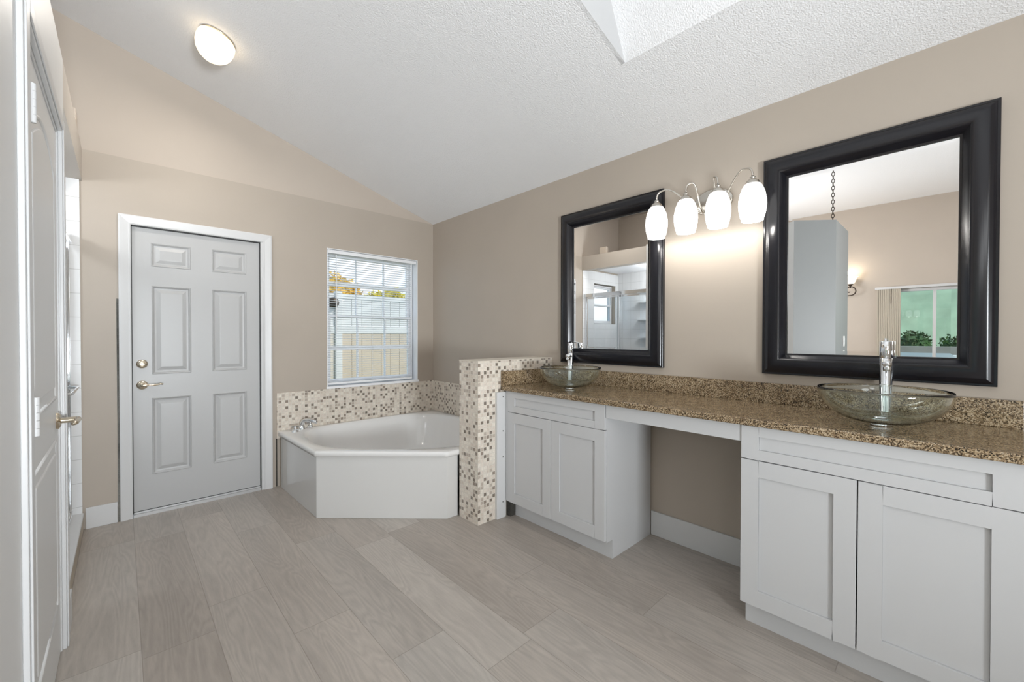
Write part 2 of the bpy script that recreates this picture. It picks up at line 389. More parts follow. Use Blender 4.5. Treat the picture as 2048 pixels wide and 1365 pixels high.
# left wall (8 ft high, open above) with the panelled door, the 45 degree end and the light-switch end
D2 = (1.603, 2.408, 0.0, 2.05)
wl = holed('x', XL-0.12, XL, 1.127, 2.66, 0, ZC, [D2])
wl.box(-1.158, -1.04, 0.94, 2.60, 0, ZC)
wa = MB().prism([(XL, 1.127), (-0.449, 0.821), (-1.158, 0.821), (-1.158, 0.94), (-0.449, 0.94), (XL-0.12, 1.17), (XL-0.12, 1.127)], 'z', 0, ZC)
struct(wa.build('wall_angled', 'shaded_grey_paint'), 'angled wall end darkened by painted-in shade, with white switch plates, seen in the large mirror', 'wall')
struct(wl.build('wall_left', 'grey_white_paint'), 'pale grey wall with the white door at the left edge', 'wall')
struct(MB().box(XL-0.12, XL, 2.66, 3.8325, 2.245, ZC).build('wall_left_header', 'header_paint'), 'beige header above the shower opening', 'wall')
struct(MB().prism([(-1.158, 0.93), (-0.455, 0.93), (XL-0.125, 1.175), (XL-0.12, 3.8325), (-1.30, 3.8325), (-1.30, 2.6), (-1.158, 2.6)], 'z', 2.29, ZC-0.002).build('ceiling_ledge', 'window_white'), 'flat white shower ceiling under the open ledge', 'ceiling')
# shower box
struct(MB().box(-1.28, -1.15, 2.60, 3.8325, 0, 2.29).build('wall_shower_end', 'shower_tile'), 'white tiled end wall of the shower', 'wall')
struct(MB().box(-1.15, XL-0.12, 2.60, 2.66, 0, 2.29).build('wall_shower_near', 'shower_tile'), 'white tiled near side of the shower', 'wall')
struct(holed('y', YB-0.016, YB, -1.15, -0.19, 0.0, 2.262, [WIN2]).build('wall_shower_far', 'shower_tile'), 'white square tiles on the far side of the shower opening', 'wall')
struct(MB().box(-1.30, -1.18, 2.60, 3.98, ZC, 3.5).build('wall_ledge', 'beige_paint'), 'beige wall behind the open ledge', 'wall')
# bedroom behind the camera
SL = (-1.55, 0.875, 0.0, 2.045)
struct(holed('x', -4.62, -4.5, -2.7, 2.72, 0, 3.5, [SL]).build('wall_bedroom', 'upper_beige_paint'), 'tall beige bedroom wall with the sliding glass door', 'wall')
struct(MB().box(-4.5, XR, -2.7, -2.6, 0, 3.5).build('wall_front', 'upper_beige_paint'), 'beige bedroom wall behind the camera', 'wall')
struct(MB().box(-4.5, -1.30, 2.60, 2.72, 0, 3.5).build('wall_bedroom_side', 'upper_beige_paint'), 'beige bedroom side wall', 'wall')

# half wall with mosaic, tile splashes
hw = MB().box(1.703, XR, 2.133, 2.338, 0, 1.083)
hwo = struct(hw.build('wall_half', 'mosaic_tile'), 'mosaic-tiled half wall between the tub and the vanity', 'half wall')
struct(MB().box(1.700, XR, 2.130, 2.341, 1.083, 1.088).build('trim_1', 'mosaic_cap'), 'cream tile cap on top of the half wall', 'trim')
struct(MB().box(0.932, XR, YB-0.009, YB, 0.40, 0.776).build('trim_2', 'mosaic_tile'), 'brown and cream mosaic strip under the window', 'tile')
struct(MB().box(XR-0.009, XR, 2.338, YB-0.009, 0.40, 0.776).build('trim_3', 'mosaic_tile'), 'short mosaic strip beside the half wall above the tub', 'tile')
fs = MB().box(1.853, 1.934, 2.112, 2.1325, 0.0, 0.868)
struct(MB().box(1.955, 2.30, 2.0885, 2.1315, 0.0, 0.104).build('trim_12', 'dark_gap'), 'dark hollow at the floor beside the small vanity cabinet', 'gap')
fso = struct(fs.build('trim_4', 'white_trim', bevel=0.002), 'narrow white filler strip beside the mosaic half wall', 'trim')
fd = MB()
for z in (0.835, 0.60, 0.42, 0.11): fd.cyl((1.906, 2.1125, z), (1.906, 2.1108, z), 0.004, 10)
fd.build('nail_hole', 'dark_gap', fso)

# baseboards
bl = MB().box(-0.176, -0.026, YB-0.014, YB, 0, 0.137)
struct(bl.build('baseboard_back', 'white_trim', bevel=0.003), 'short white baseboard left of the white door', 'baseboard')
struct(MB().box(XR-0.014, XR, 0.58, 1.296, 0, 0.150).build('baseboard_right', 'white_trim', bevel=0.003), 'white baseboard in the open knee space', 'baseboard')
struct(MB().box(XL, XL+0.013, 2.478, 2.652, 0, 0.137).build('baseboard_left', 'white_trim', bevel=0.004), 'white baseboard between the left door and the shower curb', 'baseboard')
struct(MB().box(XL, XL+0.013, 1.14, 1.519, 0, 0.137).build('baseboard_left_near', 'white_trim', bevel=0.004), 'white baseboard on the near side of the left door', 'baseboard')
struct(MB().box(-0.024, -0.010, YB-0.003, YB+0.001, 0.002, 1.50).build('trim_5', 'torn_plaster'), 'torn dark plaster gap beside the door casing', 'trim')
struct(MB().box(0.926, 0.934, YB-0.003, YB+0.001, 0.002, 0.40).build('trim_6', 'dark_gap'), 'dark gap between door casing and tub', 'trim')
# shower curb
cb = MB().box(-0.33, -0.186, 2.661, 3.8155, 0, 0.098)
cbo = struct(cb.build('trim_7', 'stone_edge', bevel=0.004), 'low shower curb with stone front', 'curb')
MB().box(-0.335, -0.183, 2.661, 3.8155, 0.098, 0.112).build('curb_top', 'white_trim', cbo, bevel=0.004)

# ------------------------------------------------------------------ exterior door (six panels)
def panel_field(mb, panels, a0, a1, z0, z1, y, th):
    """door leaf in the x-z plane, front at y facing -y, with moulded raised panels"""
    A = sorted({a0, a1, *[p[0] for p in panels], *[p[1] for p in panels]}); Z = sorted({z0, z1, *[p[2] for p in panels], *[p[3] for p in panels]})
    for i in range(len(A)-1):
        for j in range(len(Z)-1):
            ca, cz = (A[i]+A[i+1])/2, (Z[j]+Z[j+1])/2
            if any(p[0] < ca < p[1] and p[2] < cz < p[3] for p in panels): continue
            mb.poly([(A[i], y, Z[j]), (A[i+1], y, Z[j]), (A[i+1], y, Z[j+1]), (A[i], y, Z[j+1])])
    for (p0, p1, q0, q1) in panels:
        prev = None
        for ins, d in ((0, 0), (0.004, -0.004), (0.009, -0.001), (0.016, 0.009), (0.026, 0.010), (0.048, 0.0015), (0.052, 0.001)):
            r = [(p0+ins, y+d, q0+ins), (p1-ins, y+d, q0+ins), (p1-ins, y+d, q1-ins), (p0+ins, y+d, q1-ins)]
            if prev:
                for k in range(4): mb.poly([prev[k], prev[(k+1) % 4], r[(k+1) % 4], r[k]])
            prev = r
        mb.poly(prev)
    mb.poly([(a0, y+th, z0), (a0, y+th, z1), (a1, y+th, z1), (a1, y+th, z0)])
    for q in ([(a0, z0), (a1, z0)], [(a1, z0), (a1, z1)], [(a1, z1), (a0, z1)], [(a0, z1), (a0, z0)]):
        (u, v), (u2, v2) = q; mb.poly([(u, y, v), (u2, y, v2), (u2, y+th, v2), (u, y+th, v)])
d1 = struct(thing('door_1', 'white six-panel exterior door with brass-nickel lever', 'door', (0.43, YB+0.03, 0)))
YD = YB+0.022
pan = [(0.153, 0.374, 1.738, 1.903), (0.502, 0.725, 1.738, 1.908), (0.155, 0.375, 0.98, 1.603), (0.502, 0.726, 0.983, 1.604), (0.153, 0.374, 0.275, 0.814), (0.504, 0.725, 0.278, 0.812)]
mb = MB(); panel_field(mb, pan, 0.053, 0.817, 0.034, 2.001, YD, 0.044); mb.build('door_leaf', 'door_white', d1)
db = MB().lathe([(0.0005, 0.012), (0.018, 0.012), (0.026, 0.009), (0.031, 0.003), (0.031, 0)], 28, (0.103, YD, 1.055), (0, -1, 0))
dbo = db.build('deadbolt', 'warm_nickel', d1)
MB().box(0.089, 0.117, YD-0.024, YD-0.010, 1.050, 1.060).build('thumb_turn', 'warm_nickel', dbo, bevel=0.003)
hn = MB().lathe([(0.0005, 0.012), (0.022, 0.012), (0.030, 0.006), (0.031, 0)], 28, (0.103, YD, 0.908), (0, -1, 0))
hn.cyl((0.103, YD-0.010, 0.908), (0.103, YD-0.05, 0.908), 0.010)
hn.tube(bez((0.100, YD-0.048, 0.908), (0.13, YD-0.050, 0.916), (0.16, YD-0.048, 0.900), (0.198, YD-0.046, 0.914), 14)+[Vector((0.212, YD-0.046, 0.910))], [0.009]*5+[0.0075]*6+[0.006]*5, 12)
hn.build('door_handle', 'warm_nickel', d1)
MB().box(0.053, 0.817, YB-0.002, YD+0.03, 0.0, 0.020).box(0.053, 0.817, YD-0.004, YD+0.03, 0.020, 0.030).build('threshold', 'aluminium', d1)
MB().box(0.048, 0.055, YD-0.006, YD+0.03, 0.02, 2.008).box(0.815, 0.8215, YD-0.006, YD+0.03, 0.02, 2.008).box(0.048, 0.8215, YD-0.006, YD+0.03, 2.000, 2.008).box(0.053, 0.817, YD+0.001, YD+0.03, 0.0295, 0.0345).build('weatherstrip', 'black_rubber', d1)
rebase(d1)
# casing with mitred corners: cross-section profile swept over three sides
def casing(name, x0, x1, zt, w, y, depth, label):
    mb = MB()
    prof = [(0, 0.0), (0, 0.45), (0.10, 0.62), (0.22, 0.55), (0.62, 0.85), (0.86, 1.0), (1.0, 0.9), (1.0, 0.0)]  # (across from inner edge, height)
    rows = []
    for (a, h) in prof:
        o = a*w; yy = y-h*depth
        rows.append([(x0-o, yy, 0.0), (x0-o, yy, zt+o), (x1+o, yy, zt+o), (x1+o, yy, 0.0)])
    for i in range(len(rows)-1):
        for k in range(3): mb.poly([rows[i][k], rows[i][k+1], rows[i+1][k+1], rows[i+1][k]])
    for k in (0, 3): mb.poly([r[k] for r in rows])
    return struct(mb.build(name, 'white_trim'), label, 'trim')
casing('trim_8', 0.0495, 0.836, 2.008, 0.062, YB, 0.018, 'white mitred casing around the six-panel door')
jb = MB().box(0.035, 0.0485, YB, YB+0.10, 0, 2.02).box(0.8215, 0.838, YB-0.004, YB+0.10, 0, 2.02).box(0.0485, 0.8215, YB, YB+0.10, 2.008, 2.02)
struct(jb.build('trim_9', 'white_trim'), 'white jamb inside the six-panel door casing', 'trim')

# ------------------------------------------------------------------ left door, seen edge-on
d2 = struct(thing('door_2', 'white interior door with white hinges at the left edge', 'door', (XL-0.02, 1.94, 0)))
XD = XL-0.004
MB().box(XD-0.035, XD, 1.6080, 2.4010, 0.008, 2.042).build('door_leaf', 'interior_door_white', d2, bevel=0.002)
def bead(name, pts):
    mb = MB(); pts = pts+[pts[0], pts[1]]
    mb.tube([(XD-0.001, p[0], p[1]) for p in pts], 0.007, 8); return mb.build(name, 'interior_door_white', d2)
arch = [(1.7280, 1.02), (2.2810, 1.02), (2.2810, 1.84)]+[(2.2810-0.553*t, 1.84+0.085*math.sin(PI*t)) for t in [i/14 for i in range(1, 14)]]+[(1.7280, 1.84)]
bead('panel_moulding', arch)
bead('panel_moulding', [(1.7280, 0.24), (2.2810, 0.24), (2.2810, 0.86), (1.7280, 0.86)])
arch2 = [(1.7680, 1.06), (2.2410, 1.06), (2.2410, 1.82)]+[(2.2410-0.473*t, 1.82+0.075*math.sin(PI*t)) for t in [i/14 for i in range(1, 14)]]+[(1.7680, 1.82)]
MB().prism(arch2, 'x', XD-0.003, XD+0.005).build('door_panel', 'interior_door_white', d2, bevel=0.004)
MB().box(XD-0.003, XD+0.005, 1.7680, 2.2410, 0.28, 0.82).build('door_panel', 'interior_door_white', d2, bevel=0.004)
for zc in (1.842, 1.043, 0.22):
    h = MB()
    for k in range(5): h.cyl((-0.1605, 1.6060, zc-0.05+k*0.02), (-0.1605, 1.6060, zc-0.0312+k*0.02), 0.0068, 14)
    h.box(XD, XD+0.0015, 1.6080, 1.6380, zc-0.05, zc+0.05).box(-0.1675, -0.1595, 1.5985, 1.6075, zc-0.049, zc+0.049)
    h.build('hinge', 'white_trim', d2)
hl = MB().lathe([(0.0005, 0.012), (0.020, 0.012), (0.030, 0.007), (0.032, 0)], 28, (XD, 2.3380, 0.925), (1, 0, 0))
hl.cyl((XD+0.01, 2.3380, 0.925), (XD+0.052, 2.3380, 0.925), 0.011)
hl.tube([(XD+0.045, 2.3380+0.0*k, 0.925) for k in (0,)]+[(XD+0.056, 2.3350, 0.925), (XD+0.058, 2.2930, 0.927), (XD+0.056, 2.2480, 0.925), (XD+0.05, 2.2280, 0.925)], [0.011, 0.011, 0.009, 0.008, 0.007], 12)
hl.build('door_handle', 'warm_nickel', d2)
rebase(d2)
c2 = MB()
for (y0, y1) in ((1.5250, 1.5950), (2.4130, 2.4760)):
    c2.box(XL, XL+0.012, y0, y1, 0, 2.055+0.06).box(XL+0.012, XL+0.017, y0+0.012, y1-0.008, 0, 2.105)
c2.box(XL, XL+0.012, 1.5950, 2.4130, 2.055, 2.115).box(XL+0.012, XL+0.017, 1.5930, 2.4150, 2.063, 2.105)
c2.box(XL-0.12, XL, 1.6030, 1.6075, 0, 2.05).box(XL-0.12, XL, 2.4025, 2.4080, 0, 2.05).box(XL-0.12, XL, 1.6075, 2.4025, 2.044, 2.05)
struct(c2.build('trim_10', 'white_trim', bevel=0.002), 'white casing around the left interior door', 'trim')

# ------------------------------------------------------------------ windows
def window(name, label, x0, x1, z0, z1, y, nx, sashes, mat='window_white'):
    """single-hung window in the back wall at depth y; sashes = list of (z0,z1,y,muntin z list)"""
    w = struct(thing(name, label, 'window', ((x0+x1)/2, y, z0)))
    fr = MB(); t = 0.022
    fr.box(x0, x0+t, y, y+0.06, z0, z1).box(x1-t, x1, y, y+0.06, z0, z1).box(x0+t, x1-t, y, y+0.06, z1-t, z1).box(x0+t, x1-t, y, y+0.06, z0, z0+t)
    fr.build('window_frame', mat, w, bevel=0.002)
    for (a, b, yy, ms) in sashes:
        s = 0.026; sx0, sx1 = x0+t, x1-t
        sa = MB().box(sx0, sx0+s, yy, yy+0.025, a, b).box(sx1-s, sx1, yy, yy+0.025, a, b).box(sx0+s, sx1-s, yy, yy+0.025, b-s, b).box(sx0+s, sx1-s, yy, yy+0.025, a, a+s)
        so = sa.build('sash', mat, w, bevel=0.002)
        if ms is not None:
            mu = MB()
            for k in range(1, nx): xm = sx0+(sx1-sx0)*k/nx; mu.box(xm-0.007, xm+0.007, yy+0.002, yy+0.020, a+s, b-s)
            for zm in ms: mu.box(sx0+s, sx1-s, yy+0.001, yy+0.021, zm-0.017, zm+0.017)
            mu.build('muntins', mat, so)
        MB().box(sx0+s, sx1-s, yy+0.011, yy+0.014, a+s, b-s).build('glass', 'window_glass', so)
    rebase(w); return w
window('window_1', 'white gridded window with open mini blinds above the tub', 1.352, 2.240, 0.800, 2.030, YB+0.088, 3, [(1.425, 2.006, YB+0.116, [1.738]), (0.824, 1.452, YB+0.090, [1.140])])
rv = MB().box(1.338, 1.345, YB-0.001, YB+0.148, 0.793, 2.040).box(2.249, 2.256, YB-0.001, YB+0.148, 0.793, 2.040).box(1.345, 2.249, YB-0.001, YB+0.148, 2.034, 2.040).box(1.330, 2.262, YB-0.016, YB+0.148, 0.777, 0.797)
struct(rv.build('trim_11', 'window_white', bevel=0.002), 'white reveal and sill of the blinds window', 'sill')
bd = thing('window_blind', 'white mini blind with open slats in the window above the tub', 'blind', (1.79, YB+0.045, 2.0))
YBL = YB+0.045
MB().box(1.352, 2.243, YB+0.010, YB+0.070, 2.000, 2.031).build('headrail', 'blind_white', bd, bevel=0.002)
sl = MB(); n = 54
for k in range(n):
    z = 0.838+k*(1.993-0.838)/(n-1); ta = -0.10
    for (ya, yb, za, zb) in ((-0.0125, -0.004, -0.0012, 0.0006), (-0.004, 0.004, 0.0006, 0.0006), (0.004, 0.0125, 0.0006, -0.0012)):
        q = lambda yy, zz: (YBL+yy, z+zz+yy*ta)
        p0, p1 = q(ya, za), q(yb, zb)
        sl.poly([(1.356, *p0), (2.208, *p0), (2.208, *p1), (1.356, *p1)])
slo = sl.build('slats', 'blind_white', bd)
md = slo.modifiers.new('thick', 'SOLIDIFY'); md.thickness = 0.0009
MB().box(1.356, 2.208, YBL-0.012, YBL+0.012, 0.808, 0.828).build('bottom_rail', 'blind_white', bd, bevel=0.003)
for xx in (1.44, 1.79, 2.14):
    MB().cyl((xx, YBL-0.0135, 0.81), (xx, YBL-0.0135, 2.0), 0.0009, 6).cyl((xx, YBL+0.0135, 0.81), (xx, YBL+0.0135, 2.0), 0.0009, 6).build('ladder_cord', 'blind_white', bd)
MB().cyl((2.185, YB+0.014, 1.16), (2.185, YB+0.014, 2.0), 0.0016, 8).cyl((2.193, YB+0.014, 1.20), (2.193, YB+0.014, 2.0), 0.0016, 8).lathe([(0.0005, 0.04), (0.004, 0.036), (0.006, 0.01), (0.0005, 0)], 12, (2.185, YB+0.014, 1.13)).build('pull_cord', 'blind_white', bd)
MB().cyl((1.425, YB+0.012, 1.28), (1.425, YB+0.012, 1.99), 0.004, 8).build('tilt_wand', 'blind_white', bd)
rebase(bd)
window('window_2', 'small white shower window seen in the mirror', -1.068, -0.477, 1.458, 2.072, YB+0.06, 1, [(1.74, 2.05, YB+0.085, None), (1.48, 1.765, YB+0.062, None)])

# ------------------------------------------------------------------ bathtub
def tub():
    root = thing('bathtub', 'white corner bathtub with angled front under the window', 'bathtub', (1.7, 3.1, 0))
    Y2 = YB-0.011; X2 = XR-0.011
    out = [(0.936, Y2), (X2, Y2), (X2, 2.343), (1.7025, 2.343), (1.606, 2.343), (0.952, 2.972)]
    inn = [(1.035, 3.56), (1.20, 3.735), (1.50, Y2-0.055), (X2-0.06, Y2-0.055), (X2-0.06, 2.405), (1.66, 2.405), (1.012, 3.015)]
    flo = [(1.36, 3.42), (1.50, 3.52), (2.16, 3.54), (2.16, 2.68), (1.72, 2.68), (1.36, 3.05)]
    c = Vector((1.75, 3.08))
    def chaikin(p, it=3):
        for _ in range(it):
            q = []
            for i in range(len(p)):
                a, b = Vector(p[i]), Vector(p[(i+1) % len(p)]); q += [a*0.78+b*0.22, a*0.22+b*0.78]
            p = q
        return [tuple(v) for v in p]
    angs = sorted([2*PI*i/144 for i in range(144)]+[math.atan2(p[1]-c.y, p[0]-c.x) % (2*PI) for p in out])
    def sample(poly):
        res = []
        for a in angs:
            d = Vector((math.cos(a), math.sin(a))); best = None
            for i in range(len(poly)):
                p, q = Vector(poly[i]), Vector(poly[(i+1) % len(poly)]); e = q-p
                den = d.x*e.y-d.y*e.x
                if abs(den) < 1e-12: continue
                w = p-c; t = (w.x*e.y-w.y*e.x)/den; s = (w.x*d.y-w.y*d.x)/den
                if t > 0 and -1e-6 <= s <= 1+1e-6: best = t if best is None else min(best, t)
            res.append(c+d*best)
        return res
    O = sample(out); I = sample(chaikin(inn)); Fl = sample(chaikin(flo))
    def lerp(A, B, t): return [a*(1-t)+b*t for a, b in zip(A, B)]
    def toward(A, d): return [a+(c-a).normalized()*d for a in A]
    loops = [(toward(O, 0.022), 0.425), (O, 0.427), (O, 0.452), (toward(O, 0.004), 0.460), (toward(O, 0.012), 0.464), (lerp(O, I, 0.55), 0.464), (lerp(O, I, 0.92), 0.463), (I, 0.458)]
    loops += [(lerp(I, Fl, 0.06), 0.44)]
    for t, z in ((0.16, 0.38), (0.30, 0.30), (0.48, 0.21), (0.68, 0.145), (0.86, 0.118), (1.0, 0.112)): loops.append((lerp(I, Fl, t), z))
    n = len(angs); vs = []; fcs = []
    for L, z in loops: vs += [(p.x, p.y, z) for p in L]
    for k in range(len(loops)-1):
        for i in range(n): j = (i+1) % n; fcs.append((k*n+i, k*n+j, (k+1)*n+j, (k+1)*n+i))
    vs.append((c.x, c.y, 0.108)); kk = (len(loops)-1)*n
    fcs += [(kk+i, kk+(i+1) % n, len(vs)-1) for i in range(n)]
    MB().add(vs, fcs, True).build('basin', 'tub_white', root)
    ap = [(0.952, Y2-0.03), (0.966, 2.980), (1.616, 2.357), (1.7025, 2.357), (1.7025, 2.377), (1.626, 2.377), (0.986, 2.99), (0.972, Y2-0.03)]
    MB().prism(ap, 'z', 0.0, 0.436).build('apron', 'tub_panel', root, bevel=0.003)
    MB().lathe([(0.0005, 0.004), (0.02, 0.004), (0.026, 0)], 20, (1.5, 3.2, 0.112)).build('drain', 'chrome', root)
    rebase(root)
tub()
tf = thing('tub_faucet', 'small chrome faucet on the left corner of the tub deck', 'faucet', (1.06, 3.74, 0.464))
MB().lathe([(0.0005, 0.02), (0.017, 0.02), (0.024, 0.010), (0.030, 0.0)], 20, (1.035, 3.70, 0.464)).lathe([(0.0005, 0.05), (0.010, 0.05), (0.011, 0.018)], 16, (1.035, 3.70, 0.464)).box(1.005, 1.065, 3.692, 3.708, 0.500, 0.512).build('handle', 'chrome', tf)
MB().lathe([(0.0005, 0.02), (0.017, 0.02), (0.024, 0.010), (0.030, 0.0)], 20, (1.185, 3.80, 0.464)).lathe([(0.0005, 0.05), (0.010, 0.05), (0.011, 0.018)], 16, (1.185, 3.80, 0.464)).box(1.155, 1.215, 3.792, 3.808, 0.500, 0.512).build('handle', 'chrome', tf)
sp = MB().lathe([(0.0005, 0.03), (0.020, 0.03), (0.026, 0.010), (0.030, 0.0)], 20, (1.105, 3.765, 0.464))
sp.tube(bez((1.105, 3.765, 0.49), (1.105, 3.765, 0.545), (1.135, 3.72, 0.555), (1.185, 3.645, 0.530), 10), [0.016]*6+[0.014]*5, 14); sp.build('spout', 'chrome', tf)
rebase(tf)

# ------------------------------------------------------------------ vanity cabinets
XF = 1.925
def shaker(y0, y1, z0, z1, st, rl):
    mb = MB(); a, b = XF, XF+0.019
    mb.box(a, b, y0, y0+st, z0, z1).box(a, b, y1-st, y1, z0, z1).box(a, b, y0+st, y1-st, z1-rl, z1).box(a, b, y0+st, y1-st, z0, z0+rl)
    mb.box(a+0.010, b-0.003, y0+st, y1-st, z0+rl, z1-rl)
    return mb
def cabinet(label, y0, y1, group, dy0, dy1, mid):
    root = thing('vanity_cabinet', label, 'cabinet', (2.18, (y0+y1)/2, 0), group)
    c = MB(); t = 0.016; xb = XR-0.016
    for (a, b) in ((y0, y0+t), (y1-t, y1)): c.prism([(2.0, 0), (xb, 0), (xb, 0.875), (XF+0.020, 0.875), (XF+0.020, 0.108), (2.0, 0.108)], 'y', a, b)
    c.box(XF+0.0205, XF+0.036, y0+t, y1-t, 0.855, 0.875).box(XF+0.0205, XF+0.036, y0+t, y1-t, 0.722, 0.742).box(XF+0.0205, xb, y0+t, y1-t, 0.108, 0.124)
    c.box(XF+0.0205, XF+0.036, y0+t, y0+0.035, 0.124, 0.855).box(XF+0.0205, XF+0.036, y1-0.035, y1-t, 0.124, 0.855)
    c.box(xb-0.006, xb, y0+t, y1-t, 0.124, 0.875)
    c.build('carcass', 'white_cabinet', root)
    shaker(dy0, dy1, 0.7355, 0.874, 0.066, 0.042).build('drawer_front', 'white_cabinet', root, bevel=0.0012)
    shaker(dy0, mid-0.002, 0.118, 0.7315, 0.066, 0.068).build('door', 'white_cabinet', root, bevel=0.0012)
    shaker(mid+0.002, dy1, 0.118, 0.7315, 0.066, 0.068).build('door', 'white_cabinet', root, bevel=0.0012)
    MB().box(2.0, 2.014, y0+t, y1-t, 0.0, 0.107).build('toe_kick', 'white_cabinet', root)
    rebase(root); return root
cabinet('white two-door vanity cabinet beside the mosaic half wall', 1.298, 2.085, 'white shaker vanity cabinets', 1.301, 2.087, 1.694)
cabinet('larger white two-door vanity cabinet at the right edge', -0.157, 0.615, 'white shaker vanity cabinets', -0.155, 0.6145, 0.229)
fl = MB().box(XF+0.004, XF+0.02, 2.0895, 2.107, 0.118, 0.875)
tag(fl.build('filler_strip', 'white_cabinet'), 'thin white filler strip at the left of the small vanity cabinet', 'filler')
ap = MB().box(1.930, 1.948, 0.6155, 1.2975, 0.803, 0.8775)
tag(ap.build('apron_board', 'white_cabinet', bevel=0.0012), 'white apron board bridging the open knee space', 'apron')

# granite countertop
ct = thing('countertop', 'brown speckled granite countertop with backsplash', 'countertop', (2.17, 0.97, 0.878))
MB().box(1.898, XR-0.001, -0.185, 2.1305, 0.878, 0.908).build('slab', 'granite', ct, bevel=0.006, seg=3)
MB().box(XR-0.021, XR-0.001, -0.185, 2.1105, 0.9081, 1.012).build('backsplash', 'granite', ct, bevel=0.002)
MB().box(1.901, XR-0.0012, 2.1108, 2.1308, 0.9081, 1.010).build('side_splash', 'granite', ct, bevel=0.002)
rebase(ct)

# glass bowls and tall faucets
def bowl(label, x, y):
    z0 = 0.9085
    root = thing('vessel_sink', label, 'sink', (x, y, z0), 'round glass vessel sinks')
    R, Hh, th = 0.200, 0.137, 0.011
    o = []; nn = 16
    for i in range(nn+1):
        t = i/nn; r = 0.035+(R-0.035)*(math.sin(t*PI/2)**0.86); z = 0.010+Hh*(1-math.cos(t*PI/2))**0.92*0.93
        o.append((r, z))
    inner = [(max(0.0005, r-th*0.9*(0.35+0.65*(i/nn))), z+th*(1-0.85*i/nn)) for i, (r, z) in enumerate(o)]
    rim = [(o[-1][0]-0.002, o[-1][1]+0.004), (inner[-1][0]+0.002, o[-1][1]+0.004)]
    prof = [(0.0005, 0.010)]+o+rim+inner[::-1]+[(0.0005, 0.021)]
    MB().lathe(prof, 64, (0, 0, 0)).build('bowl', 'sink_glass', root)
    MB().lathe([(0.0005, 0.0045), (0.020, 0.004), (0.023, 0.0)], 28, (0, 0, 0.0225)).build('drain', 'chrome', root)
    MB().lathe([(0.0005, 0), (0.036, 0), (0.037, 0.004), (0.034, 0.0095), (0.0005, 0.0095)], 32).build('mounting_ring', 'chrome', root)
    return root
bowl('round clear glass vessel sink on the counter near the right edge', 2.14, 0.187)
bowl('round clear glass vessel sink beside the mosaic half wall', 2.14, 1.716)
def faucet(label, x, y, h, ang):
    root = thing('vessel_faucet', label, 'faucet', (x, y, 0.9085), 'tall chrome vessel faucets')
    root.rotation_euler = (0, 0, ang)
    r = 0.0215
    MB().lathe([(0.0005, 0), (0.025, 0), (0.026, 0.004), (0.0245, 0.008), (r, 0.0085), (r, h-0.075), (r-0.001, h-0.0735), (0.0005, h-0.0735)], 36).build('body', 'chrome', root)
    MB().lathe([(0.0005, h-0.072), (r-0.001, h-0.072), (r, h-0.070), (r, h-0.003), (r-0.003, h), (0.0005, h)], 36).cyl((0.0, 0, h-0.006), (0.055, 0, h+0.008), 0.0045, 12).build('handle', 'chrome', root)
    s = MB(); s.tube([(-0.012, 0, h-0.098), (-0.06, 0, h-0.095), (-0.115, 0, h-0.092)], 0.0145, 20); so = s.build('spout', 'chrome', root)
    a = MB(); a.lathe([(0.0005, 0), (0.012, 0), (0.0135, 0.003), (0.0135, 0.020), (0.010, 0.024)], 24, (-0.104, 0, h-0.122)); a.build('aerator', 'chrome', so)
    return root
faucet('tall chrome faucet behind the right glass sink', 2.379, 0.193, 0.324, 0.12)
faucet('tall chrome faucet behind the glass sink beside the half wall', 2.379, 1.905, 0.296, 0.5)

# ------------------------------------------------------------------ mirrors
def mirror(label, y0, y1, z0, z1):
    root = thing('wall_mirror', label, 'mirror', (XR, (y0+y1)/2, z0), 'black framed wall mirrors')
    prof = [(0.0, 0.0), (0.0, 0.024), (0.002, 0.026), (0.009, 0.026), (0.011, 0.0285)]
    prof += [(0.011+0.062*t, 0.0285+0.0175*math.sin(PI*0.62*t)) for t in [i/9 for i in range(1, 10)]]
    e = prof[-1]
    prof += [(e[0]+(0.099-e[0])*t, e[1]-(e[1]-0.0125)*(t**1.25)) for t in [i/6 for i in range(1, 7)]]
    prof += [(0.106, 0.0115), (0.107, 0.004)]
    rows = [[(XR-h, y0+d, z0+d), (XR-h, y1-d, z0+d), (XR-h, y1-d, z1-d), (XR-h, y0+d, z1-d)] for d, h in prof]
    mb = MB(); 
    for k in range(4):
        vs = []; fs = []; n = len(rows)
        for r in rows: vs += [r[k], r[(k+1) % 4]]
        for i in range(n-1): fs.append((2*i, 2*i+1, 2*i+3, 2*i+2))
        mb.add(vs, fs, True)
    o = mb.build('frame', 'black_frame', root)
    md = o.modifiers.new('split', 'EDGE_SPLIT'); md.split_angle = math.radians(35)
    g = MB(); a, w = 0.104, 0.020
    R0 = [(XR-0.0045, y0+a, z0+a), (XR-0.0045, y1-a, z0+a), (XR-0.0045, y1-a, z1-a), (XR-0.0045, y0+a, z1-a)]
    R1 = [(XR-0.0051, y0+a+w, z0+a+w), (XR-0.0051, y1-a-w, z0+a+w), (XR-0.0051, y1-a-w, z1-a-w), (XR-0.0051, y0+a+w, z1-a-w)]
    for k in range(4): g.poly([R0[k], R0[(k+1) % 4], R1[(k+1) % 4], R1[k]])
    g.poly(R1); g.build('glass', 'mirror_silver', root)
    rebase(root)
mirror('large black-framed mirror above the right glass sink', -0.120, 0.675, 1.060, 2.155)
mirror('black-framed mirror above the glass sink beside the half wall', 1.218, 2.031, 1.058, 2.158)

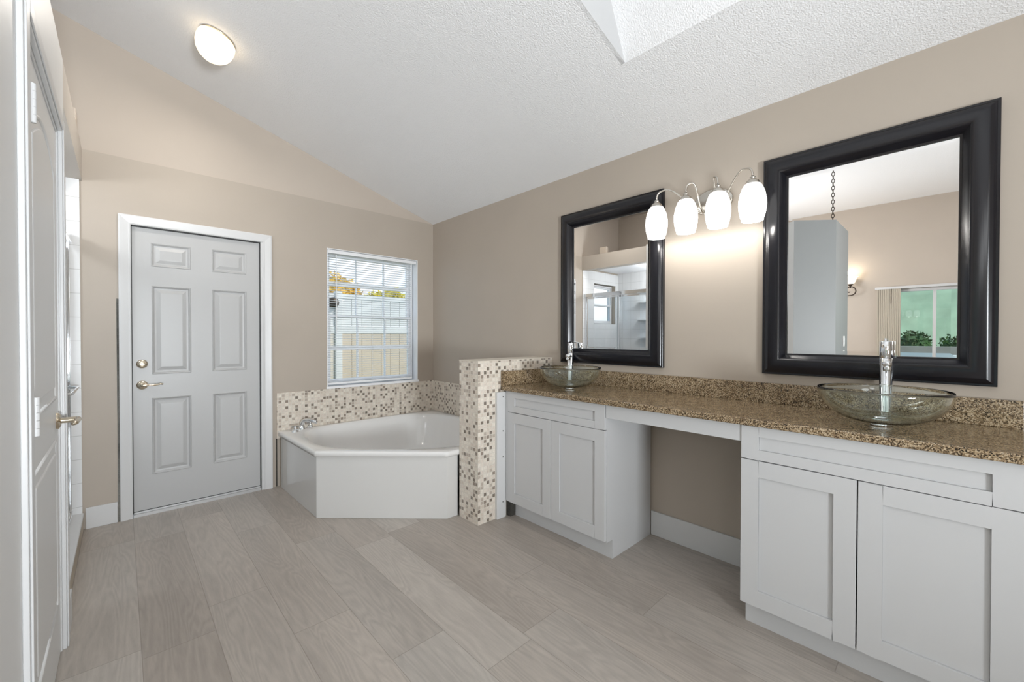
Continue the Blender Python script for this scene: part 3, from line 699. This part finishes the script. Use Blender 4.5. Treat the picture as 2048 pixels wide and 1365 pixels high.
# ------------------------------------------------------------------ vanity light
vl = thing('vanity_light', 'brushed nickel four-globe vanity light between the two mirrors', 'wall lamp', (XR, 0.934, 1.96))
bp = MB()
cx = [(0.0005, 0.022), (0.6, 0.022), (0.78, 0.017), (0.88, 0.011), (0.93, 0.012), (1.0, 0.006), (1.0, 0.0)]
seg = 48; vs = []; n = len(cx)
for i in range(seg):
    a = 2*PI*i/seg
    for r, h in cx: vs.append((XR-h, 0.934+0.108*r*math.cos(a), 2.012+0.072*r*math.sin(a)))
bp.add(vs, [(i*n+k, ((i+1) % seg)*n+k, ((i+1) % seg)*n+k+1, i*n+k+1) for i in range(seg) for k in range(n-1)], True)
bp.lathe([(0.0005, 0.016), (0.007, 0.014), (0.008, 0.004), (0.012, 0.0)], 16, (XR-0.022, 0.934, 1.925), (-1, 0, 0))
bp.build('backplate', 'brushed_nickel', vl)
LX = 2.285
for yy in (1.193, 1.020, 0.850, 0.686):
    sgn = 1 if yy > 0.934 else -1
    s0 = (XR-0.02, 0.934+sgn*0.045, 1.955)
    d = yy-s0[1]; ld = (0.045 if abs(d) > 0.1 else 0.025)*sgn
    pts = bez(s0, (XR-0.075, s0[1]+d*0.22, 1.975), (LX+0.035, yy-sgn*abs(ld)*2.0, 2.125), (LX+0.012, yy-ld*0.75, 2.098), 16)
    pts += bez(pts[-1], (LX+0.003, yy-ld*0.35, 2.094), (LX, yy, 2.088), (LX, yy, 2.045), 8)[1:]
    MB().tube(pts, 0.0048, 12).build('arm', 'brushed_nickel', vl)
    MB().lathe([(0.0005, 0.052), (0.006, 0.052), (0.007, 0.046), (0.013, 0.043), (0.013, 0.038), (0.010, 0.036), (0.018, 0.031), (0.028, 0.022), (0.034, 0.010), (0.0355, 0.0), (0.033, 0.0)], 28, (LX, yy, 2.000)).build('socket_cup', 'brushed_nickel', vl)
    sh = [(0.036, 2.006), (0.045, 1.992), (0.055, 1.965), (0.0615, 1.930), (0.0625, 1.905), (0.060, 1.875), (0.054, 1.845), (0.050, 1.838), (0.049, 1.826), (0.0465, 1.826), (0.048, 1.842), (0.056, 1.878), (0.0585, 1.905), (0.0575, 1.930), (0.051, 1.963), (0.041, 1.990), (0.032, 2.003)]
    so = MB().lathe(sh, 40, (LX, yy, 0)).build('shade', 'lit_shade', vl)
    MB().lathe([(0.0005, 1.838), (0.012, 1.840), (0.022, 1.850), (0.026, 1.868), (0.020, 1.90), (0.013, 1.93), (0.013, 1.99)], 24, (LX, yy, 0)).build('bulb', 'lit_bulb', so)
    lamp('vanity_lamp_light', 'POINT', (LX, yy, 1.824), 0.95, (1.0, 0.96, 0.90), 0.016)
rebase(vl)

# ------------------------------------------------------------------ bathroom ceiling lamp on the slope
cn = Vector((-SLOPE, 0, -1)).normalized()
CL = Vector((0.437, 3.07, zceil(0.437)-0.001))
cl_ = thing('ceiling_light', 'glowing white glass dome lamp on the sloped ceiling', 'ceiling lamp', CL)
MB().lathe([(0.0005, 0.0), (0.094, 0.0), (0.096, 0.006), (0.092, 0.009), (0.0005, 0.009)], 40, CL, cn).build('base_ring', 'warm_nickel', cl_)
MB().lathe([(0.088, 0.0095), (0.097, 0.014), (0.100, 0.04), (0.097, 0.07), (0.086, 0.10), (0.066, 0.125), (0.042, 0.142), (0.018, 0.150), (0.0005, 0.152)], 48, CL, cn).build('glass_dome', 'lit_dome', cl_)
rebase(cl_)
lamp('ceiling_lamp_light', 'AREA', CL+cn*0.1545, 5, (1.0, 0.93, 0.84), 0.09, cn.to_track_quat('-Z', 'Y').to_euler())

# small box on the open ledge above the shower
tag(MB().box(-0.235, -0.180, 3.405, 3.52, ZC, ZC+0.09).build('ledge_block', 'upper_beige_paint', bevel=0.003), 'small beige block on the ledge above the shower', 'block')

# ------------------------------------------------------------------ shower door
sd = thing('shower_door', 'chrome-framed sliding glass shower door', 'shower door', (-0.258, 3.24, 0.112))
MB().box(-0.290, -0.225, 2.662, 3.815, 1.838, 1.892).build('top_rail', 'chrome', sd, bevel=0.003)
MB().box(-0.285, -0.230, 2.662, 3.815, 0.1125, 0.140).build('bottom_rail', 'chrome', sd, bevel=0.003)
for (a, b) in ((2.662, 2.688), (3.789, 3.815)): MB().box(-0.280, -0.235, a, b, 0.140, 1.838).build('side_jamb', 'chrome', sd, bevel=0.002)
for (a, b, xx) in ((2.690, 3.275, -0.270), (3.225, 3.787, -0.248)):
    p = MB().box(xx-0.003, xx+0.003, a+0.018, b-0.018, 0.160, 1.82).build('glass_panel', 'shower_glass', sd)
    MB().box(xx-0.007, xx+0.007, a, a+0.020, 0.142, 1.836).box(xx-0.007, xx+0.007, b-0.020, b, 0.142, 1.836).box(xx-0.007, xx+0.007, a+0.02, b-0.02, 1.815, 1.836).box(xx-0.007, xx+0.007, a+0.02, b-0.02, 0.142, 0.162).build('panel_frame', 'chrome', p)
tb = MB().tube([(-0.243, 3.30, 0.93), (-0.205, 3.30, 0.93), (-0.200, 3.32, 0.93), (-0.200, 3.71, 0.93), (-0.205, 3.73, 0.93), (-0.243, 3.73, 0.93)], 0.008, 12)
tb.build('towel_bar', 'chrome', sd)
rebase(sd)
# tiled corner shelves at the end of the shower
for z in (1.78, 1.50, 1.22):
    tag(MB().prism([(-1.149, 3.05), (-1.149, 3.44), (-1.04, 3.40), (-1.04, 3.09)], 'z', z, z+0.02).build('shower_shelf', 'white_trim', bevel=0.003), {1.78: 'top white shelf on the shower end wall', 1.50: 'middle white shelf on the shower end wall', 1.22: 'lowest white shelf on the shower end wall'}[z], 'shelf', 'white shower shelves')

# ------------------------------------------------------------------ bedroom seen in the large mirror
sl3 = struct(thing('window_3', 'sliding glass door to the patio seen in the mirror', 'window', (-4.56, -0.3, 0)))
fr = MB()
for (a, b) in ((0.835, 0.872), (0.175, 0.215), (-0.62, -0.58), (-1.548, -1.51)): fr.box(-4.60, -4.53, a, b, 0.04, 2.0)
fr.box(-4.60, -4.53, -1.548, 0.872, 2.0, 2.043).box(-4.60, -4.53, -1.548, 0.872, 0.002, 0.04); fr.build('frame', 'white_trim', sl3, bevel=0.003)
for (a, b) in ((0.215, 0.835), (-0.58, 0.175), (-1.51, -0.62)): MB().box(-4.568, -4.562, a, b, 0.04, 2.0).build('glass', 'slider_glass', sl3)
rebase(sl3)
vb = thing('vertical_blind', 'stack of beige vertical blinds drawn to one side of the patio door', 'blind', (-4.45, 0.72, 0.0))
MB().box(-4.4985, -4.42, -1.60, 0.905, 2.046, 2.085).build('headrail', 'white_trim', vb, bevel=0.003)
vn = MB()
for k in range(13): vn.box(-4.495, -4.425, 0.585+k*0.0225, 0.604+k*0.0225, 0.03, 2.045)
vn.build('vanes', 'tan_blind', vb)
MB().cyl((-4.418, 0.70, 1.80), (-4.418, 0.70, 2.045), 0.003, 8).build('wand', 'dark_iron', vb)
rebase(vb)
sc = thing('wall_sconce', 'lit scroll sconce with flared glass shade on the bedroom wall', 'wall lamp', (-4.5, 1.22, 2.05))
ring = [(-4.495, 1.36, 2.02), (-4.42, 1.33, 1.975), (-4.36, 1.27, 1.965)]+[(-4.345, 1.215-0.07*math.cos(a), 2.045+0.075*math.sin(a)) for a in [math.radians(d) for d in range(-80, 150, 15)]]+[(-4.345, 1.262, 2.045), (-4.345, 1.245, 2.025), (-4.345, 1.225, 2.03)]
MB().tube(ring, 0.009, 10).lathe([(0.0005, 0.012), (0.04, 0.010), (0.05, 0.0)], 20, (-4.4995, 1.36, 2.02), (1, 0, 0)).cyl((-4.345, 1.22, 2.10), (-4.345, 1.22, 2.15), 0.011, 12).lathe([(0.0005, 0), (0.02, 0.0), (0.045, 0.03), (0.042, 0.032), (0.0005, 0.01)], 20, (-4.345, 1.22, 2.135)).build('scroll_arm', 'dark_iron', sc)
MB().lathe([(0.02, 0.0), (0.055, 0.015), (0.072, 0.055), (0.085, 0.095), (0.115, 0.135), (0.111, 0.136), (0.080, 0.097), (0.066, 0.057), (0.05, 0.02), (0.02, 0.006)], 32, (-4.345, 1.22, 2.160)).build('glass_shade', 'sconce_shade', sc)
rebase(sc)
lamp('sconce_lamp_light', 'POINT', (-4.345, 1.22, 2.36), 2, (1.0, 0.85, 0.65), 0.04)
ch = thing('hanging_chain', 'dark hanging chain from the bedroom ceiling seen in the large mirror', 'chain', (-1.85, 1.075, 3.5))
MB().lathe([(0.0005, 0.03), (0.012, 0.028), (0.03, 0.01), (0.034, 0.0)], 20, (-1.85, 1.075, 3.499), (0, 0, -1)).build('ceiling_hook', 'dark_iron', ch)
lk = MB()
z = 3.47; k = 0
while z > 2.45:
    pts = []
    for i in range(13):
        a = 2*PI*i/12; u = 0.015*math.cos(a); w = 0.029*math.sin(a)
        pts.append((-1.85+(u if k % 2 else 0), 1.075+(0 if k % 2 else u), z-0.02+w))
    lk.tube(pts, 0.0042, 6); z -= 0.045; k += 1
lk.lathe([(0.0005, 0.06), (0.03, 0.05), (0.07, 0.02), (0.09, 0.0), (0.0005, 0.0)], 24, (-1.85, 1.075, 2.40))
lk.build('links', 'dark_iron', ch); rebase(ch)
for zc, lb in ((1.203, 'white light switch on the end of the grey wall'), (1.045, 'lower white switch plate on the end of the grey wall')):
    s_ = thing('light_switch', lb, 'switch', (-0.922, 0.821, zc), 'white switch plates')
    MB().box(-0.957, -0.887, 0.815, 0.8208, zc-0.057, zc+0.057).build('plate', 'light_plate', s_, bevel=0.002)
    MB().box(-0.938, -0.906, 0.810, 0.8152, zc-0.033, zc+0.033).build('rocker', 'white_trim', s_, bevel=0.002)
    rebase(s_)
# ------------------------------------------------------------------ outside the patio door
random.seed(4)
struct(MB().box(-14, -4.625, -6, 6, -0.12, -0.02).build('floor_patio', 'patio_white'), 'pale patio outside the bedroom', 'patio')
tag(MB().box(-6.35, -6.15, -4, 5, -0.02, 0.915).build('patio_wall', 'patio_white', bevel=0.01), 'low white patio wall outside the sliding door', 'wall')
tag(MB().box(-7.25, -7.0, -4, 5, -0.02, 1.06).build('planter_wall', 'planter_grey', bevel=0.01), 'grey planter wall behind the low white patio wall', 'planter')
tag(MB().box(-9.3, -9.1, -6, 6, -0.02, 3.3).build('green_screen_wall', 'stucco_green'), 'tall pale green wall behind the hedge', 'wall')
def leaves(mb, cx, cy, cz, rx, ry, rz, n, s, rnd):
    for _ in range(n):
        d = Vector((rnd.gauss(0, 1), rnd.gauss(0, 1), rnd.gauss(0, 1))).normalized()*(0.55+0.5*rnd.random())
        p = Vector((cx+d.x*rx, cy+d.y*ry, cz+d.z*rz)); u = Vector((rnd.gauss(0, 1), rnd.gauss(0, 1), rnd.gauss(0, 1))).normalized(); w = u.orthogonal().normalized()
        q = s*(0.6+0.8*rnd.random())
        mb.poly([p-u*q, p+w*q*0.55, p+u*q, p-w*q*0.55])
def blob(mb, cx, cy, cz, rx, ry, rz):
    m_ = 8; vs = []
    for i in range(1, 6):
        for k in range(m_): a = PI*i/6; bb = 2*PI*k/m_; vs.append((cx+rx*math.sin(a)*math.cos(bb), cy+ry*math.sin(a)*math.sin(bb), cz+rz*math.cos(a)))
    fs = [(i*m_+k, i*m_+(k+1) % m_, (i+1)*m_+(k+1) % m_, (i+1)*m_+k) for i in range(4) for k in range(m_)]
    mb.add(vs, fs)
rn = random.Random(7)
for k, lb in enumerate(('rounded green hedge bush nearest the blind stack outside', 'green hedge bush behind the middle of the patio door', 'green hedge bush at the mirror edge outside', 'far green hedge bush beyond the mirror view')):
    hb = thing('hedge_bush', lb, 'bush', (-7.80, 1.35-k*0.75, 1.0), 'hedge bushes on the planter')
    mb = MB(); yc = 1.35-k*0.75; top = (0.20, 0.24, 0.22, 0.2)[k]
    blob(mb, -7.80, yc, 1.06, 0.22, 0.30, top)
    leaves(mb, -7.80, yc, 1.08, 0.28, 0.335, top+0.06, 900, 0.035, rn)
    mb.build('foliage', 'leaf_dark', hb); 
    MB().cyl((-7.80, yc, -0.02), (-7.80, yc, 1.05), 0.03, 8).build('stem', 'bark', hb); rebase(hb)

# ------------------------------------------------------------------ outside the bathroom window
struct(MB().box(-8, 16, 3.985, 24, -0.14, -0.04).build('floor_yard', 'lawn'), 'lawn outside the bathroom window', 'lawn')
fe = thing('yard_fence', 'cream vinyl privacy fence outside the bathroom window', 'fence', (3.4, 7.0, -0.04))
xs = [1.1, 2.62, 4.14, 5.66]
for a in xs:
    MB().box(a-0.055, a+0.055, 6.95, 7.06, -0.04, 1.99).build('post', 'white_vinyl', fe, bevel=0.006)
for a, b, mt in zip(xs, xs[1:], ('cream_vinyl', 'sand_vinyl', 'cream_vinyl')):
    p = MB()
    for k in range(8):
        u0 = a+0.055+(b-a-0.11)*k/8; u1 = a+0.055+(b-a-0.11)*(k+1)/8; p.box(u0, u1-0.006, 6.99, 7.02, 0.06, 1.38)
    p.build('plank_panel', mt, fe)
    up_ = MB()
    for k in range(8): up_.box(a+0.055+(b-a-0.11)*k/8, a+0.055+(b-a-0.11)*(k+1)/8-0.006, 6.99, 7.02, 1.38, 1.90)
    up_.build('upper_panel', 'white_vinyl', fe)
    for (q0, q1) in ((1.88, 1.96), (1.30, 1.42), (0.02, 0.10)): MB().box(a+0.055, b-0.055, 6.975, 7.035, q0, q1).build('rail', 'white_vinyl', fe, bevel=0.004)
rebase(fe)
fl_ = thing('fence_lamp', 'round dark lamp on the fence at the window edge', 'lamp', (2.52, 6.94, 1.78))
MB().lathe([(0.0005, 0.09), (0.05, 0.085), (0.08, 0.06), (0.09, 0.02), (0.09, 0.0)], 24, (2.52, 6.948, 1.80), (0, -1, 0)).build('lamp_body', 'dark_iron', fl_); rebase(fl_)
rn = random.Random(11)
for (x, y, zt, r, mt, lb) in ((5.35, 15, 3.55, 0.75, 'leaf_orange', 'tall orange-yellow tree at the left of the window'), (6.75, 17.2, 3.65, 0.62, 'leaf_orange', 'golden tree beside the tall orange one'), (6.9, 14.6, 2.95, 0.6, 'leaf_yellow', 'low yellow-green tree in the middle of the window'), (8.75, 17.0, 3.45, 0.62, 'leaf_yellow', 'yellow-green tree right of the middle in the window'), (8.9, 15, 3.30, 0.62, 'leaf_yellow', 'yellow-green tree at the right of the window')):
    t_ = thing('yard_tree', lb, 'tree', (x, y, -0.04), 'trees beyond the fence')
    mb = MB(); blob(mb, x, y, zt-r, r*0.75, r*0.75, r*0.75); leaves(mb, x, y, zt-r, r, r, r*0.95, 700, 0.09, rn); mb.build('foliage', mt, t_)
    MB().cyl((x, y, -0.04), (x, y, zt-r), 0.07, 10).build('trunk', 'bark', t_); rebase(t_)
